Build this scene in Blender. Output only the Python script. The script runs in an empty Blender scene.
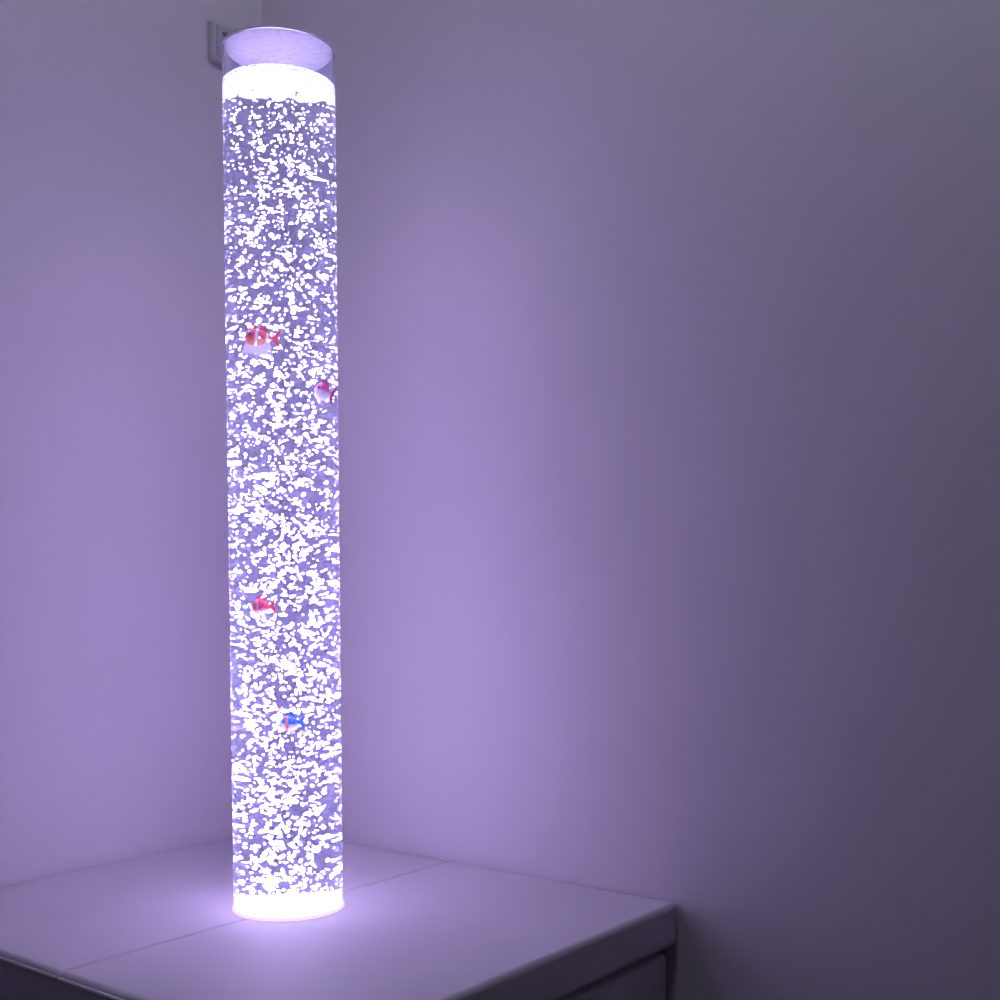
import bpy, bmesh, math, random
import numpy as np
from mathutils import Vector, Matrix, Euler

random.seed(7)
rng = np.random.default_rng(11)
PI = math.pi
scene = bpy.context.scene
col = scene.collection

# ---------------------------------------------------------------- dimensions (metres); the room corner is the origin
TOP = 0.42                       # podium top
SX, SY = 0.857, 0.711            # podium size along the two walls
TX, TY = 0.437, -0.355           # tube axis
RO, RI = 0.075, 0.0715           # tube outer / inner radius
H = 1.164                        # tube height above the podium
SLAB = 0.061                     # cushion thickness
WL = 1.120                       # water level above the podium


# ---------------------------------------------------------------- node helpers
def new_mat(name):
    m = bpy.data.materials.new(name)
    m.use_nodes = True
    nt = m.node_tree
    nt.nodes.clear()
    out = nt.nodes.new('ShaderNodeOutputMaterial')
    return m, nt, out


def N(nt, kind, **kw):
    n = nt.nodes.new(kind)
    for k, v in kw.items():
        if k in n.inputs:
            n.inputs[k].default_value = v
        else:
            setattr(n, k, v)
    return n


def principled(name, rgb, rough=0.6, spec=0.4, noise=None, bump=None):
    m, nt, out = new_mat(name)
    b = N(nt, 'ShaderNodeBsdfPrincipled')
    b.inputs['Base Color'].default_value = (*rgb, 1)
    b.inputs['Roughness'].default_value = rough
    b.inputs['Specular IOR Level'].default_value = spec
    tc = N(nt, 'ShaderNodeTexCoord')
    if noise:
        sc, amt = noise
        t = N(nt, 'ShaderNodeTexNoise', Scale=sc, Detail=4.0)
        nt.links.new(tc.outputs['Object'], t.inputs['Vector'])
        mr = N(nt, 'ShaderNodeMapRange')
        mr.inputs['From Min'].default_value = 0.3
        mr.inputs['From Max'].default_value = 0.7
        mr.inputs['To Min'].default_value = 1 - amt
        mr.inputs['To Max'].default_value = 1 + amt
        nt.links.new(t.outputs['Fac'], mr.inputs['Value'])
        mx = N(nt, 'ShaderNodeVectorMath', operation='SCALE')
        mx.inputs[0].default_value = rgb
        nt.links.new(mr.outputs['Result'], mx.inputs['Scale'])
        nt.links.new(mx.outputs['Vector'], b.inputs['Base Color'])
    if bump:
        sc, st, dist = bump
        t = N(nt, 'ShaderNodeTexNoise', Scale=sc, Detail=6.0)
        nt.links.new(tc.outputs['Object'], t.inputs['Vector'])
        bp = N(nt, 'ShaderNodeBump', Strength=st, Distance=dist)
        nt.links.new(t.outputs['Fac'], bp.inputs['Height'])
        nt.links.new(bp.outputs['Normal'], b.inputs['Normal'])
    nt.links.new(b.outputs['BSDF'], out.inputs['Surface'])
    return m


def emitter(name, rgb, strength):
    m, nt, out = new_mat(name)
    e = N(nt, 'ShaderNodeEmission')
    e.inputs['Color'].default_value = (*rgb, 1)
    e.inputs['Strength'].default_value = strength
    nt.links.new(e.outputs['Emission'], out.inputs['Surface'])
    return m


def clear_mat(name, tint, haze_rgb, haze, edge, gloss=0.0, drops=None, through=0.5):
    """Clear plastic / water: straight-through transparency, some scattering haze that thickens at grazing view, a little gloss."""
    m, nt, out = new_mat(name)
    tr = N(nt, 'ShaderNodeBsdfTransparent')
    tr.inputs['Color'].default_value = (*tint, 1)
    df = N(nt, 'ShaderNodeBsdfDiffuse')
    df.inputs['Color'].default_value = (*haze_rgb, 1)
    tl = N(nt, 'ShaderNodeBsdfTranslucent')
    tl.inputs['Color'].default_value = (*haze_rgb, 1)
    hz = N(nt, 'ShaderNodeMixShader', Fac=through)
    nt.links.new(df.outputs[0], hz.inputs[1])
    nt.links.new(tl.outputs[0], hz.inputs[2])
    lw = N(nt, 'ShaderNodeLayerWeight', Blend=0.5)
    pw = N(nt, 'ShaderNodeMath', operation='POWER')
    nt.links.new(lw.outputs['Facing'], pw.inputs[0])
    pw.inputs[1].default_value = 5.0
    ma = N(nt, 'ShaderNodeMath', operation='MULTIPLY_ADD')
    nt.links.new(pw.outputs[0], ma.inputs[0])
    ma.inputs[1].default_value = edge
    ma.inputs[2].default_value = haze
    fac = ma.outputs[0]
    if drops:
        sc, amt = drops
        tc = N(nt, 'ShaderNodeTexCoord')
        t = N(nt, 'ShaderNodeTexNoise', Scale=sc, Detail=3.0)
        nt.links.new(tc.outputs['Object'], t.inputs['Vector'])
        mr = N(nt, 'ShaderNodeMapRange')
        mr.inputs['From Min'].default_value = 0.42
        mr.inputs['From Max'].default_value = 0.68
        mr.inputs['To Min'].default_value = 0.0
        mr.inputs['To Max'].default_value = amt
        nt.links.new(t.outputs['Fac'], mr.inputs['Value'])
        ad = N(nt, 'ShaderNodeMath', operation='ADD', use_clamp=True)
        nt.links.new(fac, ad.inputs[0])
        nt.links.new(mr.outputs['Result'], ad.inputs[1])
        fac = ad.outputs[0]
    mx = N(nt, 'ShaderNodeMixShader')
    nt.links.new(fac, mx.inputs['Fac'])
    nt.links.new(tr.outputs[0], mx.inputs[1])
    nt.links.new(hz.outputs[0], mx.inputs[2])
    last = mx
    if gloss:
        gl = N(nt, 'ShaderNodeBsdfGlossy', Roughness=0.05)
        gm = N(nt, 'ShaderNodeMixShader', Fac=gloss)
        nt.links.new(last.outputs[0], gm.inputs[1])
        nt.links.new(gl.outputs[0], gm.inputs[2])
        last = gm
    nt.links.new(last.outputs[0], out.inputs['Surface'])
    return m


def toy_mat(name, back, belly, z0, z1, stripe=None, stripe_x=(), width=0.0016):
    """Painted toy: back colour above, belly colour below (white bellies also stand for light from beneath), optional upright stripes along the body."""
    m, nt, out = new_mat(name)
    b = N(nt, 'ShaderNodeBsdfPrincipled', Roughness=0.35)
    tc = N(nt, 'ShaderNodeTexCoord')
    sp = N(nt, 'ShaderNodeSeparateXYZ')
    nt.links.new(tc.outputs['Object'], sp.inputs[0])
    mr = N(nt, 'ShaderNodeMapRange')
    mr.inputs['From Min'].default_value = z0
    mr.inputs['From Max'].default_value = z1
    nt.links.new(sp.outputs['Z'], mr.inputs['Value'])
    mx = N(nt, 'ShaderNodeMix', data_type='RGBA')
    nt.links.new(mr.outputs['Result'], mx.inputs['Factor'])
    mx.inputs['A'].default_value = (*belly, 1)
    mx.inputs['B'].default_value = (*back, 1)
    cur = mx.outputs['Result']
    for sx in stripe_x:
        c = N(nt, 'ShaderNodeMath', operation='COMPARE')
        nt.links.new(sp.outputs['X'], c.inputs[0])
        c.inputs[1].default_value = sx
        c.inputs[2].default_value = width
        m2 = N(nt, 'ShaderNodeMix', data_type='RGBA')
        nt.links.new(c.outputs[0], m2.inputs['Factor'])
        nt.links.new(cur, m2.inputs['A'])
        m2.inputs['B'].default_value = (*stripe, 1)
        cur = m2.outputs['Result']
    nt.links.new(cur, b.inputs['Base Color'])
    nt.links.new(b.outputs[0], out.inputs['Surface'])
    return m


# ---------------------------------------------------------------- object helpers
def link_mesh(name, me, mat, parent=None, smooth=False):
    o = bpy.data.objects.new(name, me)
    col.objects.link(o)
    if mat:
        me.materials.append(mat)
    if smooth:
        me.polygons.foreach_set('use_smooth', [True] * len(me.polygons))
    if parent:
        o.parent = parent
    return o


def from_bm(name, bm, mat, parent=None, smooth=False):
    me = bpy.data.meshes.new(name)
    bmesh.ops.recalc_face_normals(bm, faces=bm.faces)
    bm.to_mesh(me)
    bm.free()
    return link_mesh(name, me, mat, parent, smooth)


def empty(name, loc, rz=0.0):
    o = bpy.data.objects.new(name, None)
    o.empty_display_size = 0.05
    o.location = loc
    o.rotation_euler.z = rz
    col.objects.link(o)
    return o


def tag(o, label=None, cat=None, group=None, kind=None):
    if label: o['label'] = label
    if cat: o['category'] = cat
    if group: o['group'] = group
    if kind: o['kind'] = kind
    return o


def add_box(bm, lo, hi):
    vs = [bm.verts.new((x, y, z)) for z in (lo[2], hi[2]) for y in (lo[1], hi[1]) for x in (lo[0], hi[0])]
    for f in ((0, 1, 3, 2), (4, 6, 7, 5), (0, 4, 5, 1), (2, 3, 7, 6), (0, 2, 6, 4), (1, 5, 7, 3)):
        bm.faces.new([vs[i] for i in f])
    return vs


def add_lathe(bm, prof, n=96, closed=True):
    """Revolve (r, z) points about Z; closed joins the last point to the first."""
    rings = []
    for r, z in prof:
        if r < 1e-6:
            rings.append([bm.verts.new((0, 0, z))])
        else:
            rings.append([bm.verts.new((r * math.cos(2 * PI * k / n), r * math.sin(2 * PI * k / n), z)) for k in range(n)])
    m = len(rings)
    for i in range(m if closed else m - 1):
        a, b = rings[i], rings[(i + 1) % m]
        for k in range(n):
            k2 = (k + 1) % n
            if len(a) == 1 and len(b) == 1:
                continue
            if len(a) == 1:
                bm.faces.new((a[0], b[k], b[k2]))
            elif len(b) == 1:
                bm.faces.new((a[k], b[0], a[k2]))
            else:
                bm.faces.new((a[k], b[k], b[k2], a[k2]))


def add_tube(bm, pts, r, n=8, closed=False):
    pts = [Vector(p) for p in pts]
    rings = []
    m = len(pts)
    for i, p in enumerate(pts):
        if closed:
            t = pts[(i + 1) % m] - pts[i - 1]
        else:
            t = pts[min(i + 1, m - 1)] - pts[max(i - 1, 0)]
        t.normalize()
        a = t.cross(Vector((0, 0, 1)))
        if a.length < 1e-4:
            a = t.cross(Vector((1, 0, 0)))
        a.normalize()
        b = a.cross(t)
        rings.append([bm.verts.new(p + (a * math.cos(2 * PI * k / n) + b * math.sin(2 * PI * k / n)) * r) for k in range(n)])
    for i in range(m if closed else m - 1):
        A, B = rings[i], rings[(i + 1) % m]
        for k in range(n):
            bm.faces.new((A[k], A[(k + 1) % n], B[(k + 1) % n], B[k]))
    if not closed:
        bm.faces.new(rings[0][::-1])
        bm.faces.new(rings[-1])


# ---------------------------------------------------------------- materials
WALL = principled('wall_paint', (0.74, 0.70, 0.74), 0.75, 0.25, noise=(1.7, 0.03), bump=(60, 0.10, 0.003))
FLOOR = principled('floor_tile', (0.16, 0.14, 0.15), 0.5, 0.3, noise=(6, 0.1))
LEATHER = principled('leatherette', (0.66, 0.62, 0.67), 0.55, 0.35, noise=(5, 0.03), bump=(420, 0.10, 0.0008))
PIPING = principled('piping_leatherette', (0.62, 0.58, 0.64), 0.5, 0.4)
BASE_CLOTH = principled('base_leatherette', (0.80, 0.77, 0.80), 0.7, 0.2, noise=(14, 0.08), bump=(200, 0.2, 0.001))
PLATE = principled('box_plastic', (0.62, 0.58, 0.62), 0.6, 0.3)
PLATE_DARK = principled('box_cover_plastic', (0.56, 0.54, 0.58), 0.6, 0.3)
SCREW = principled('screw_metal', (0.22, 0.20, 0.24), 0.4, 0.5)
LID = clear_mat('wet_acrylic_lid', (0.95, 0.95, 1.0), (0.97, 0.90, 1.0), 0.85, 0.0, gloss=0.02, drops=(150, 0.35), through=0.2)
def glass_mat(name, tint, ior, haze_rgb, haze):
    m, nt, out = new_mat(name)
    g = N(nt, 'ShaderNodeBsdfGlass', Roughness=0.0, IOR=ior)
    g.inputs['Color'].default_value = (*tint, 1)
    tl = N(nt, 'ShaderNodeBsdfTranslucent')
    tl.inputs['Color'].default_value = (*haze_rgb, 1)
    mx = N(nt, 'ShaderNodeMixShader', Fac=haze)
    nt.links.new(g.outputs[0], mx.inputs[1])
    nt.links.new(tl.outputs[0], mx.inputs[2])
    nt.links.new(mx.outputs[0], out.inputs['Surface'])
    return m


ACRYLIC = glass_mat('clear_acrylic', (0.955, 0.96, 1.0), 1.36, (0.62, 0.72, 1.0), 0.06)
WATER = clear_mat('clear_water', (0.93, 0.94, 0.99), (0.70, 0.78, 1.0), 0.02, 0.0)
LED = emitter('led_light', (1.0, 0.86, 1.0), 1.65)
LED.cycles.emission_sampling = 'NONE'
LED_EDGE = emitter('led_edge_glow', (1.0, 0.74, 1.0), 1.05)
BUBBLE = emitter('glowing_bubble', (0.675, 0.51, 1.0), 12.8)  # bubbles emit here, standing in for LED light they would scatter
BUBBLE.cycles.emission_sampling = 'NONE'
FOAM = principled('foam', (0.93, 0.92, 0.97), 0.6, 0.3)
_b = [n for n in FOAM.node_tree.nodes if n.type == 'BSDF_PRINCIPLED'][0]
_b.inputs['Emission Color'].default_value = (0.90, 0.82, 1.0, 1)  # glow put into the foam itself, for LED light from below
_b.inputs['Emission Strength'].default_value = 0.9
EYE = principled('toy_eye', (0.03, 0.03, 0.05), 0.3, 0.5)


# ---------------------------------------------------------------- the room
def quad(name, vs, mat):
    bm = bmesh.new()
    bm.faces.new([bm.verts.new(v) for v in vs])
    me = bpy.data.meshes.new(name)
    bm.to_mesh(me)
    bm.free()
    o = link_mesh(name, me, mat)
    return tag(o, kind='structure')


def slab(name, lo, hi, mat):
    bm = bmesh.new()
    add_box(bm, lo, hi)
    return tag(from_bm(name, bm, mat), kind='structure')


slab('wall_left', (-0.10, -4.0, 0.0), (0.0, 0.10, 2.6), WALL)
slab('wall_right', (0.0, 0.0, 0.0), (4.0, 0.10, 2.6), WALL)
slab('floor', (-0.10, -4.0, -0.10), (4.0, 0.10, 0.0), FLOOR)

# ---------------------------------------------------------------- podium: two cushions around the tube on a recessed base
podium = empty('sofa_podium', (SX / 2, -SY / 2, 0))
tag(podium, 'white leatherette sofa podium in the wall corner, seamed across the middle under the bubble tube', 'podium')
PO = Vector(podium.location)


def cushion_outline(side):
    """Half of the square top ; side -1 = by the left wall, +1 = the open half."""
    g = 0.0003
    c = 0.010                                                        # corner radius of the outer corners
    pts = []
    if side < 0:
        x0, x1 = 0.0025, TX - g
    else:
        x0, x1 = TX + g, SX
    y0, y1 = -SY, -0.004

    def corner(cx, cy, a0):
        return [(cx + c * math.cos(a0 + i * PI / 8), cy + c * math.sin(a0 + i * PI / 8)) for i in range(5)]
    if side < 0:
        pts += corner(x0 + c, y0 + c, PI)                            # counter-clockwise from the front left corner
        pts += [(x1, y0)]
        pts += [(x1, y1)]
        pts += corner(x0 + c, y1 - c, PI / 2)
    else:
        pts += [(x0, y0)]
        pts += corner(x1 - c, y0 + c, -PI / 2)
        pts += corner(x1 - c, y1 - c, 0)
        pts += [(x0, y1)]
    return pts


for side in (-1, 1):
    pts = cushion_outline(side)
    bm = bmesh.new()
    bot = [bm.verts.new((x - PO.x, y - PO.y, TOP - SLAB)) for x, y in pts]
    top = [bm.verts.new((x - PO.x, y - PO.y, TOP)) for x, y in pts]
    n = len(pts)
    bm.faces.new(bot[::-1])
    bm.faces.new(top)
    for i in range(n):
        bm.faces.new((bot[i], bot[(i + 1) % n], top[(i + 1) % n], top[i]))
    cu = from_bm('cushion', bm, LEATHER, podium)
    me = cu.data
    at = me.attributes.new('bevel_weight_edge', 'FLOAT', 'EDGE')
    for e in me.edges:
        a, b = (me.vertices[k].co for k in e.vertices)
        if abs(a.z - b.z) > 1e-6:
            continue
        seam = all(abs(v.x + PO.x - TX) < 0.001 for v in (a, b))
        at.data[e.index].value = 0.50 if seam else 1.0
    bv = cu.modifiers.new('rounded', 'BEVEL')
    bv.limit_method = 'WEIGHT'
    bv.width = 0.0085
    bv.segments = 5
    for p in cu.data.polygons:
        p.use_smooth = p.area < 0.004
    # piping round the outer edge, just under the rounded rim
    bm = bmesh.new()
    z = TOP - 0.0075
    q = 0.0019
    if side < 0:
        path = [(TX - 0.003, -SY - q, z), (0.015, -SY - q, z)]
    else:
        path = [(TX + 0.003, -SY - q, z), (SX - 0.012, -SY - q, z)]
    add_tube(bm, [(x - PO.x, y - PO.y, zz) for x, y, zz in path], 0.0027, 10)
    from_bm('piping', bm, PIPING, cu, smooth=True)

bm = bmesh.new()
zb = TOP - SLAB - 0.016
ins = 0.016
add_box(bm, (0.006 - PO.x, -SY + ins - PO.y, 0.0), (SX - ins - PO.x, -0.006 - PO.y, zb))
ed = [e for e in bm.edges]
bmesh.ops.bevel(bm, geom=ed, offset=0.006, segments=3, profile=0.5, affect='EDGES')
add_box(bm, (0.03 - PO.x, -SY + 0.04 - PO.y, zb - 0.001), (SX - 0.04 - PO.x, -0.03 - PO.y, TOP - SLAB + 0.0005))
from_bm('base', bm, BASE_CLOTH, podium)

# ---------------------------------------------------------------- bubble tube
tube = empty('bubble_tube', (TX, TY, TOP + 0.0005))
tag(tube, 'tall clear acrylic bubble tube lamp glowing lavender on the podium in the corner', 'bubble tube')
Z0 = 0.0                                                              # podium top in the tube's own frame
bm = bmesh.new()
# wall and water bend light alike, so the clear body is one solid up to the water level and a hollow pipe above it
add_lathe(bm, [(0, 0.0), (RO - 0.0008, 0.0), (RO, 0.0), (RO, 0.0008), (RO, 0.3), (RO, 0.6), (RO, 0.9), (RO, H - 0.0008), (RO, H), (RO - 0.0006, H),
               (RI + 0.0006, H), (RI, H), (RI, H - 0.0008), (RI, WL + 0.0008), (RI, WL), (RI - 0.0008, WL), (0, WL)], 192, closed=False)
o = from_bm('tube_wall', bm, ACRYLIC, tube)
for p in o.data.polygons:
    p.use_smooth = abs(p.normal.z) < 0.3
bm = bmesh.new()
add_lathe(bm, [(0, H + 0.0003), (RO - 0.001, H + 0.0003), (RO, H + 0.001), (RO, H + 0.003), (RO - 0.001, H + 0.0035), (0, H + 0.0035)], 96, closed=False)
from_bm('lid', bm, LID, tube)
bm = bmesh.new()
add_lathe(bm, [(0, 0.001), (RI - 0.0005, 0.001), (RI - 0.0005, 0.0095), (RI - 0.001, 0.010), (0, 0.010)], 96, closed=False)
o = from_bm('light_base', bm, LED, tube)
o['label'] = 'brightly lit white base'
bm = bmesh.new()
add_lathe(bm, [(RO + 0.0002, Z0 + 0.0002), (RO + 0.0002, Z0 + 0.004), (RO + 0.0010, Z0 + 0.0042), (RO + 0.0020, Z0 + 0.0030), (RO + 0.0024, Z0 + 0.0002)], 128)
o = from_bm('light_ring', bm, LED_EDGE, tube, smooth=True)
o['label'] = 'glowing ring round the foot'

# water fills the tube up to the foam
bm = bmesh.new()
add_lathe(bm, [(0, TOP + 0.0115), (RI - 0.0004, TOP + 0.0115), (RI - 0.0004, TOP + WL - 0.0118), (0, TOP + WL - 0.0118)], 96, closed=False)
w = from_bm('water', bm, WATER, smooth=False)
for p in w.data.polygons:
    p.use_smooth = abs(p.normal.z) < 0.5
w.location = (TX, TY, 0)
tag(w, 'clear bluish water filling the bubble tube', 'water', kind='stuff')

# ---------------------------------------------------------------- toy fish
ANG = math.atan2(0.6138, 0.7895)                                      # the direction across the line of sight
fish_spots = []


def fish_body(L, hh, ww, n=20, m=14):
    """Fish trunk along -X (head) to +X (tail root): a deep oval that narrows to the tail."""
    bm = bmesh.new()
    rings = []
    for i in range(1, n):
        t = i / n
        x = (t - 0.5) * L
        s = (math.sin(PI * t ** 0.72)) ** 0.75
        s = max(s, 0.20 * (t > 0.8))
        rings.append([bm.verts.new((x, ww * s * math.cos(2 * PI * k / m), hh * s * math.sin(2 * PI * k / m))) for k in range(m)])
    a = bm.verts.new((-L / 2, 0, 0))
    b = bm.verts.new((L / 2, 0, 0))
    for i in range(len(rings) - 1):
        for k in range(m):
            bm.faces.new((rings[i][k], rings[i][(k + 1) % m], rings[i + 1][(k + 1) % m], rings[i + 1][k]))
    for k in range(m):
        bm.faces.new((a, rings[0][(k + 1) % m], rings[0][k]))
        bm.faces.new((b, rings[-1][k], rings[-1][(k + 1) % m]))
    return bm


def fin(outline, th=0.0011):
    """A fin: outline in the XZ plane, thick enough to be a moulded plastic fin, with a rippled surface."""
    bm = bmesh.new()
    A = [bm.verts.new((x, -th, z)) for x, z in outline]
    B = [bm.verts.new((x, th, z)) for x, z in outline]
    bm.faces.new(A[::-1])
    bm.faces.new(B)
    n = len(outline)
    for i in range(n):
        bm.faces.new((A[i], A[(i + 1) % n], B[(i + 1) % n], B[i]))
    return bm


def make_fish(loc, rz, L, hh, ww, mat, fin_mat, belly_mat, label, tilt=0.0, skirt=0.0):
    t = empty('toy_fish', Vector(loc) + Vector((-0.6138, 0.7895, 0)) * 0.010, rz)
    t.rotation_euler.y = tilt
    tag(t, label, 'toy fish', 'plastic toy fish in the bubble tube')
    from_bm('body', fish_body(L, hh, ww), mat, t, smooth=True)
    d = [(-0.22 * L, 0.72 * hh)] + [(-0.22 * L + 0.52 * L * i / 8, (0.85 + 0.75 * math.sin(PI * (i + 1.2) / 10)) * hh * (1 - 0.03 * i)) for i in range(9)] + [(0.30 * L, 0.55 * hh)]
    from_bm('dorsal_fin', fin(d), fin_mat, t)
    tl = [(0.44 * L, 0.14 * hh), (0.56 * L, 0.55 * hh), (0.70 * L, 0.95 * hh), (0.74 * L, 0.80 * hh), (0.69 * L, 0.40 * hh), (0.66 * L, 0.0),
          (0.70 * L, -0.40 * hh), (0.75 * L, -0.80 * hh), (0.70 * L, -0.95 * hh), (0.56 * L, -0.55 * hh), (0.44 * L, -0.14 * hh)]
    from_bm('tail_fin', fin(tl), fin_mat, t)
    if skirt:
        for k, (fx, sl) in enumerate(((-0.28, -0.10), (-0.02, 0.02), (0.24, 0.12))):
            w_ = 0.145 * L
            o_ = [(fx * L - w_, -0.45 * hh), (fx * L + w_, -0.45 * hh)]
            for i in range(9):
                u = i / 8
                o_.append((fx * L + sl * L * 1.2 + w_ * 1.25 * (1 - 2 * u), -hh * 0.45 - skirt * (0.86 + 0.14 * math.cos(i * PI))))
            from_bm('belly_fin', fin(o_), belly_mat, t)
    else:
        o_ = [(-0.10 * L, -0.75 * hh), (0.12 * L, -0.75 * hh), (0.20 * L, -1.35 * hh), (0.08 * L, -1.45 * hh), (-0.04 * L, -1.2 * hh)]
        from_bm('belly_fin', fin(o_), belly_mat, t)
    for s in (-1, 1):
        bm = bmesh.new()
        bmesh.ops.create_uvsphere(bm, u_segments=10, v_segments=8, radius=0.075 * L,
                                  matrix=Matrix.Translation((-0.29 * L, s * ww * 0.78, 0.28 * hh)))
        from_bm('eye', bm, EYE, t, smooth=True)
    fish_spots.append((t.location.copy(), L * 0.55, hh * 1.2 + skirt * 0.8))
    return t


C0 = Vector((TX, TY, 0))
WHITE = (0.95, 0.93, 0.95)
F1 = toy_mat('orange_fish_paint', (0.95, 0.06, 0.05), (1.0, 0.30, 0.10), -0.006, 0.001, WHITE, (-0.002, 0.0105), 0.0017)
F1F = toy_mat('orange_fin_paint', (0.95, 0.07, 0.06), (0.95, 0.10, 0.08), 0.0, 0.01, WHITE, (-0.001,), 0.0016)
PALE = clear_mat('pale_fin_plastic', (1, 1, 1), (0.95, 0.95, 1.0), 0.97, 0.0)
F2 = toy_mat('pink_fish_paint', (0.95, 0.07, 0.28), WHITE, -0.001, 0.004)  # white underside: toy colour plus bottom light put into the paint
F2F = principled('pink_fin_plastic', (0.95, 0.10, 0.30), 0.4, 0.4)
F3 = toy_mat('red_fish_paint', (0.86, 0.03, 0.05), WHITE, -0.0065, -0.0025, (0.95, 0.55, 0.62), (-0.0045,), 0.0006)  # white belly is toy paint that also carries glare from below
F3F = principled('red_fin_plastic', (0.85, 0.03, 0.06), 0.4, 0.4)
F4 = toy_mat('blue_fish_paint', (0.02, 0.25, 0.90), WHITE, -0.003, 0.0, (0.90, 0.22, 0.10), (-0.0035,), 0.0019)  # belly white: own colour, with the light from below painted in
F4F = principled('blue_fin_plastic', (0.02, 0.30, 0.90), 0.4, 0.4)

make_fish(C0 + Vector((0.0121, -0.0487, 1.196)), ANG, 0.034, 0.0115, 0.009, F1, F1F, PALE,
          'orange toy fish with white stripes and long pale fins in the upper tube', tilt=0.10, skirt=0.021)
make_fish(C0 + Vector((0.0675, 0.004, 1.126)), ANG + 0.35, 0.026, 0.0125, 0.010, F2, F2F, principled('white_fin_plastic', WHITE, 0.4, 0.4),
          'pink and white toy fish close to the right side of the tube', tilt=0.28)
make_fish(C0 + Vector((0.0120, -0.0500, 0.8392)), ANG, 0.023, 0.0112, 0.008, F3, F3F, PALE,
          'red toy fish with a white belly floating low in the left of the tube', tilt=-0.08)
make_fish(C0 + Vector((0.0382, -0.0302, 0.6830)), ANG, 0.024, 0.0105, 0.008, F4, F4F, PALE,
          'blue toy fish with an orange band and white belly, lowest in the tube')


# ---------------------------------------------------------------- air bubbles: a cloud nobody could count
def ico(sub):
    bm = bmesh.new()
    bmesh.ops.create_icosphere(bm, subdivisions=sub, radius=1.0)
    v = np.array([x.co[:] for x in bm.verts])
    f = np.array([[x.index for x in fc.verts] for fc in bm.faces])
    bm.free()
    return v, f


IV, IF = ico(1)


def cloud(name, cen, rad, mat, sub=(IV, IF)):
    """cen (n,3); rad (n,3,3) matrices: one mesh of n little closed blobs."""
    V, F = sub
    n = len(cen)
    vs = np.einsum('nij,vj->nvi', rad, V) + cen[:, None, :]
    fs = F[None] + (np.arange(n) * len(V))[:, None, None]
    vs = vs.reshape(-1, 3)
    fs = fs.reshape(-1, 3)
    me = bpy.data.meshes.new(name)
    me.vertices.add(len(vs))
    me.vertices.foreach_set('co', vs.astype(np.float32).ravel())
    me.loops.add(len(fs) * 3)
    me.loops.foreach_set('vertex_index', fs.astype(np.int32).ravel())
    me.polygons.add(len(fs))
    me.polygons.foreach_set('loop_start', np.arange(0, len(fs) * 3, 3, dtype=np.int32))
    me.polygons.foreach_set('loop_total', np.full(len(fs), 3, dtype=np.int32))
    me.update(calc_edges=True)
    me.validate()
    return link_mesh(name, me, mat, smooth=True)


def rot_random(n):
    q = rng.normal(size=(n, 4))
    q /= np.linalg.norm(q, axis=1)[:, None]
    w_, x, y, z = q.T
    return np.stack([np.stack([1 - 2 * (y * y + z * z), 2 * (x * y - z * w_), 2 * (x * z + y * w_)], -1),
                     np.stack([2 * (x * y + z * w_), 1 - 2 * (x * x + z * z), 2 * (y * z - x * w_)], -1),
                     np.stack([2 * (x * z - y * w_), 2 * (y * z + x * w_), 1 - 2 * (x * x + y * y)], -1)], 1)


ZB, ZT = 0.013, WL - 0.0125
NB = 4000
u = rng.random(NB * 2)
zz = ZB + (ZT - ZB) * u
keep = rng.random(NB * 2) < (1.0 - 0.08 * (zz - ZB) / (ZT - ZB)) * 0.56
zz = zz[keep]
nb = len(zz)
rr = (RI - 0.006) * np.sqrt(rng.random(nb))
th = rng.random(nb) * 2 * PI
# the rising stream: more bubbles on one side of the axis near the foot
lean = rng.random(nb) < 0.22 * np.clip(1.2 - zz / 0.45, 0, 1)
rr = np.where(lean, np.abs(rng.normal(0, 0.026, nb)), rr)
rr = np.clip(rr, 0, RI - 0.006)
cen = np.stack([rr * np.cos(th) - lean * 0.012, rr * np.sin(th) - lean * 0.010, zz], -1)
base = np.exp(rng.normal(math.log(0.00148), 0.33, nb)) * (1.16 - 0.42 * (zz / ZT))
asp = np.stack([np.exp(rng.normal(0.0, 0.26, nb)), np.exp(rng.normal(0.10, 0.26, nb)), np.exp(rng.normal(-0.12, 0.2, nb))], -1)
R = rot_random(nb)
M = R * (base[:, None] * asp)[:, None, :]
# bubbles that ride along the wall of the tube are flattened lens shapes
wallb = rr > 0.80 * RI
sq = np.diag([1.2, 1.2, 0.9])
M[wallb] = sq @ M[wallb]
# some bubbles travel in pairs
pair = rng.random(nb) < 0.35
c2 = cen[pair] + rng.normal(0, 0.0024, (pair.sum(), 3))
M2 = M[pair] * rng.uniform(0.55, 0.9, pair.sum())[:, None, None]
cen = np.concatenate([cen, c2])
M = np.concatenate([M, M2])
ext = np.linalg.norm(M, 2, axis=(1, 2))
# keep inside the water and clear of the fish
rad_xy = np.hypot(cen[:, 0], cen[:, 1])
lim = RI - 0.0008 - ext
s = np.where(rad_xy > lim, lim / np.maximum(rad_xy, 1e-6), 1.0)
cen[:, 0] *= s
cen[:, 1] *= s
ok = (cen[:, 2] - ext > ZB - 0.001) & (cen[:, 2] + ext < ZT)
rgt = np.array([math.cos(ANG), math.sin(ANG), 0])
fwd = np.array([-math.sin(ANG), math.cos(ANG), 0])
for p, a, b in fish_spots:
    d = cen + np.array([TX, TY, TOP]) - np.array(p)
    side, depth, up = d @ rgt, d @ fwd, d[:, 2]
    inside = ((side / (a + 0.004)) ** 2 + (up / (b + 0.003)) ** 2 < 1) & (depth < 0.010)
    ok &= ~inside | (rng.random(len(cen)) < 0.10)
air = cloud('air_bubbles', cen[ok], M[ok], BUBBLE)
air.location = (TX, TY, TOP)
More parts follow.
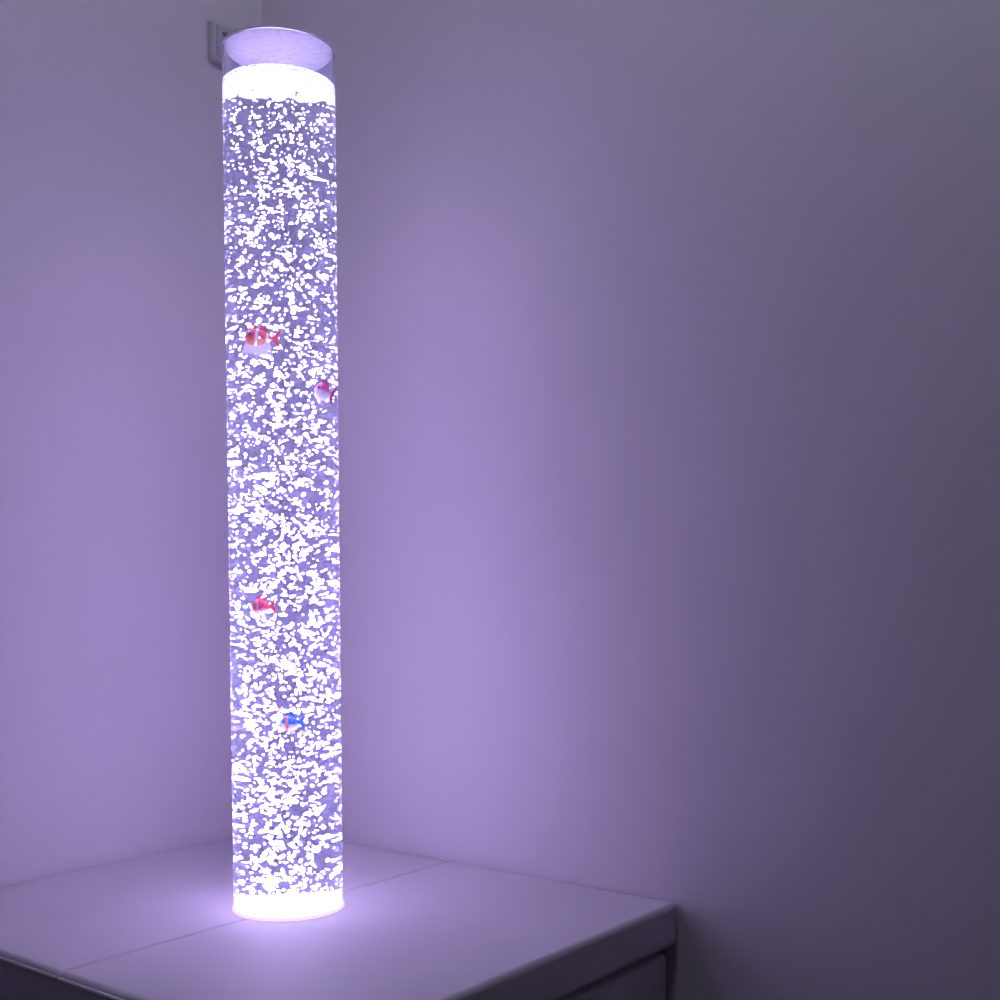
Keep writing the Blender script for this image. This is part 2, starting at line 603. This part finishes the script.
tag(air, 'bright white air bubbles rising through the water in the bubble tube', 'bubbles', kind='stuff')
print('bubbles', int(ok.sum()))

# ---------------------------------------------------------------- foam on the water
nf = 1000
fr = (RI - 0.004) * np.sqrt(rng.random(nf))
ft = rng.random(nf) * 2 * PI
fx, fy = fr * np.cos(ft), fr * np.sin(ft)
hole = (np.sin(fx * 190 + 1.3 + 2 * np.sin(fy * 120)) * np.sin(fy * 210 + 0.4 + 1.5 * np.sin(fx * 90)) > 0.26) & (rng.random(nf) < 0.96)
fz = WL - 0.0055 + rng.uniform(-0.0020, 0.0012, nf)
fs = np.exp(rng.normal(math.log(0.0026), 0.25, nf))
fs = np.minimum(fs, 0.0036)
lim = RI - 0.0008 - fs * 1.05
k = np.minimum(1, lim / np.maximum(fr, 1e-6))
cen = np.stack([fx * k, fy * k, fz], -1)[~hole]
Mf = (rot_random(nf) * (fs[:, None] * np.exp(rng.normal(0, 0.12, (nf, 3))))[:, None, :])[~hole]
foam = cloud('foam', cen, Mf, FOAM, ico(2))
foam.location = (TX, TY, TOP)
tag(foam, 'white foam floating on the water just under the tube rim', 'foam', kind='stuff')

# ---------------------------------------------------------------- small box on the left wall by the corner
jb = empty('junction_box', (0.0, -0.070, 1.768))
tag(jb, 'small grey box high on the left wall, half behind the top of the bubble tube', 'box')
bm = bmesh.new()
add_box(bm, (-0.0005, -0.054, 0.0), (0.014, 0.058, 0.064))
bmesh.ops.bevel(bm, geom=[e for e in bm.edges], offset=0.0015, segments=2, affect='EDGES')
from_bm('housing', bm, PLATE, jb)
bm = bmesh.new()
add_box(bm, (0.0135, -0.046, 0.006), (0.0165, 0.050, 0.058))
bmesh.ops.bevel(bm, geom=[e for e in bm.edges], offset=0.001, segments=2, affect='EDGES')
from_bm('cover', bm, PLATE_DARK, jb)
bm = bmesh.new()
bmesh.ops.create_cone(bm, cap_ends=True, segments=20, radius1=0.004, radius2=0.0035, depth=0.004,
                      matrix=Matrix.Translation((0.018, -0.030, 0.047)) @ Matrix.Rotation(PI / 2, 4, 'Y'))
from_bm('screw', bm, SCREW, jb)

# ---------------------------------------------------------------- light: the tube itself (above), a dim room, and an added overhead fill light
world = bpy.data.worlds.new('dim_room')
scene.world = world
world.use_nodes = True
bg = world.node_tree.nodes['Background']
bg.inputs['Color'].default_value = (0.66, 0.42, 1.0, 1)
bg.inputs['Strength'].default_value = 0.028
cl = bpy.data.lights.new('overhead_fill', 'POINT')  # added fill light for podium and upper walls, no fixture modelled
cl.energy = 19.0
cl.color = (0.76, 0.78, 1.0)
cl.shadow_soft_size = 0.18
clo = bpy.data.objects.new('overhead_fill', cl)
clo.location = (1.12, -0.80, 2.6)
col.objects.link(clo)

# ---------------------------------------------------------------- camera
cam = bpy.data.cameras.new('camera')
co = bpy.data.objects.new('camera', cam)
col.objects.link(co)
f = Vector((-0.61315306, 0.78839086, -0.04983145)).normalized()
r = Vector((0.7894511, 0.61380756, -0.00269091)).normalized()
up = r.cross(f).normalized()
r = f.cross(up).normalized()
m = Matrix((r, up, -f)).transposed().to_4x4()
m.translation = Vector((1.6872, -1.4803, 0.4475 + TOP))
co.matrix_world = m
cam.sensor_width = 36.0
cam.lens = 1200.6 / 1000 * 36.0
cam.shift_y = 0.145
cam.clip_start = 0.02
scene.camera = co

scene.view_settings.view_transform = 'Standard'
scene.view_settings.look = 'None'
scene.view_settings.gamma = 1.0
scene.view_settings.use_curve_mapping = False
scene.view_settings.exposure = 0.0
scene.cycles.max_bounces = 16
scene.cycles.transmission_bounces = 14
scene.cycles.glossy_bounces = 8
scene.cycles.transparent_max_bounces = 40
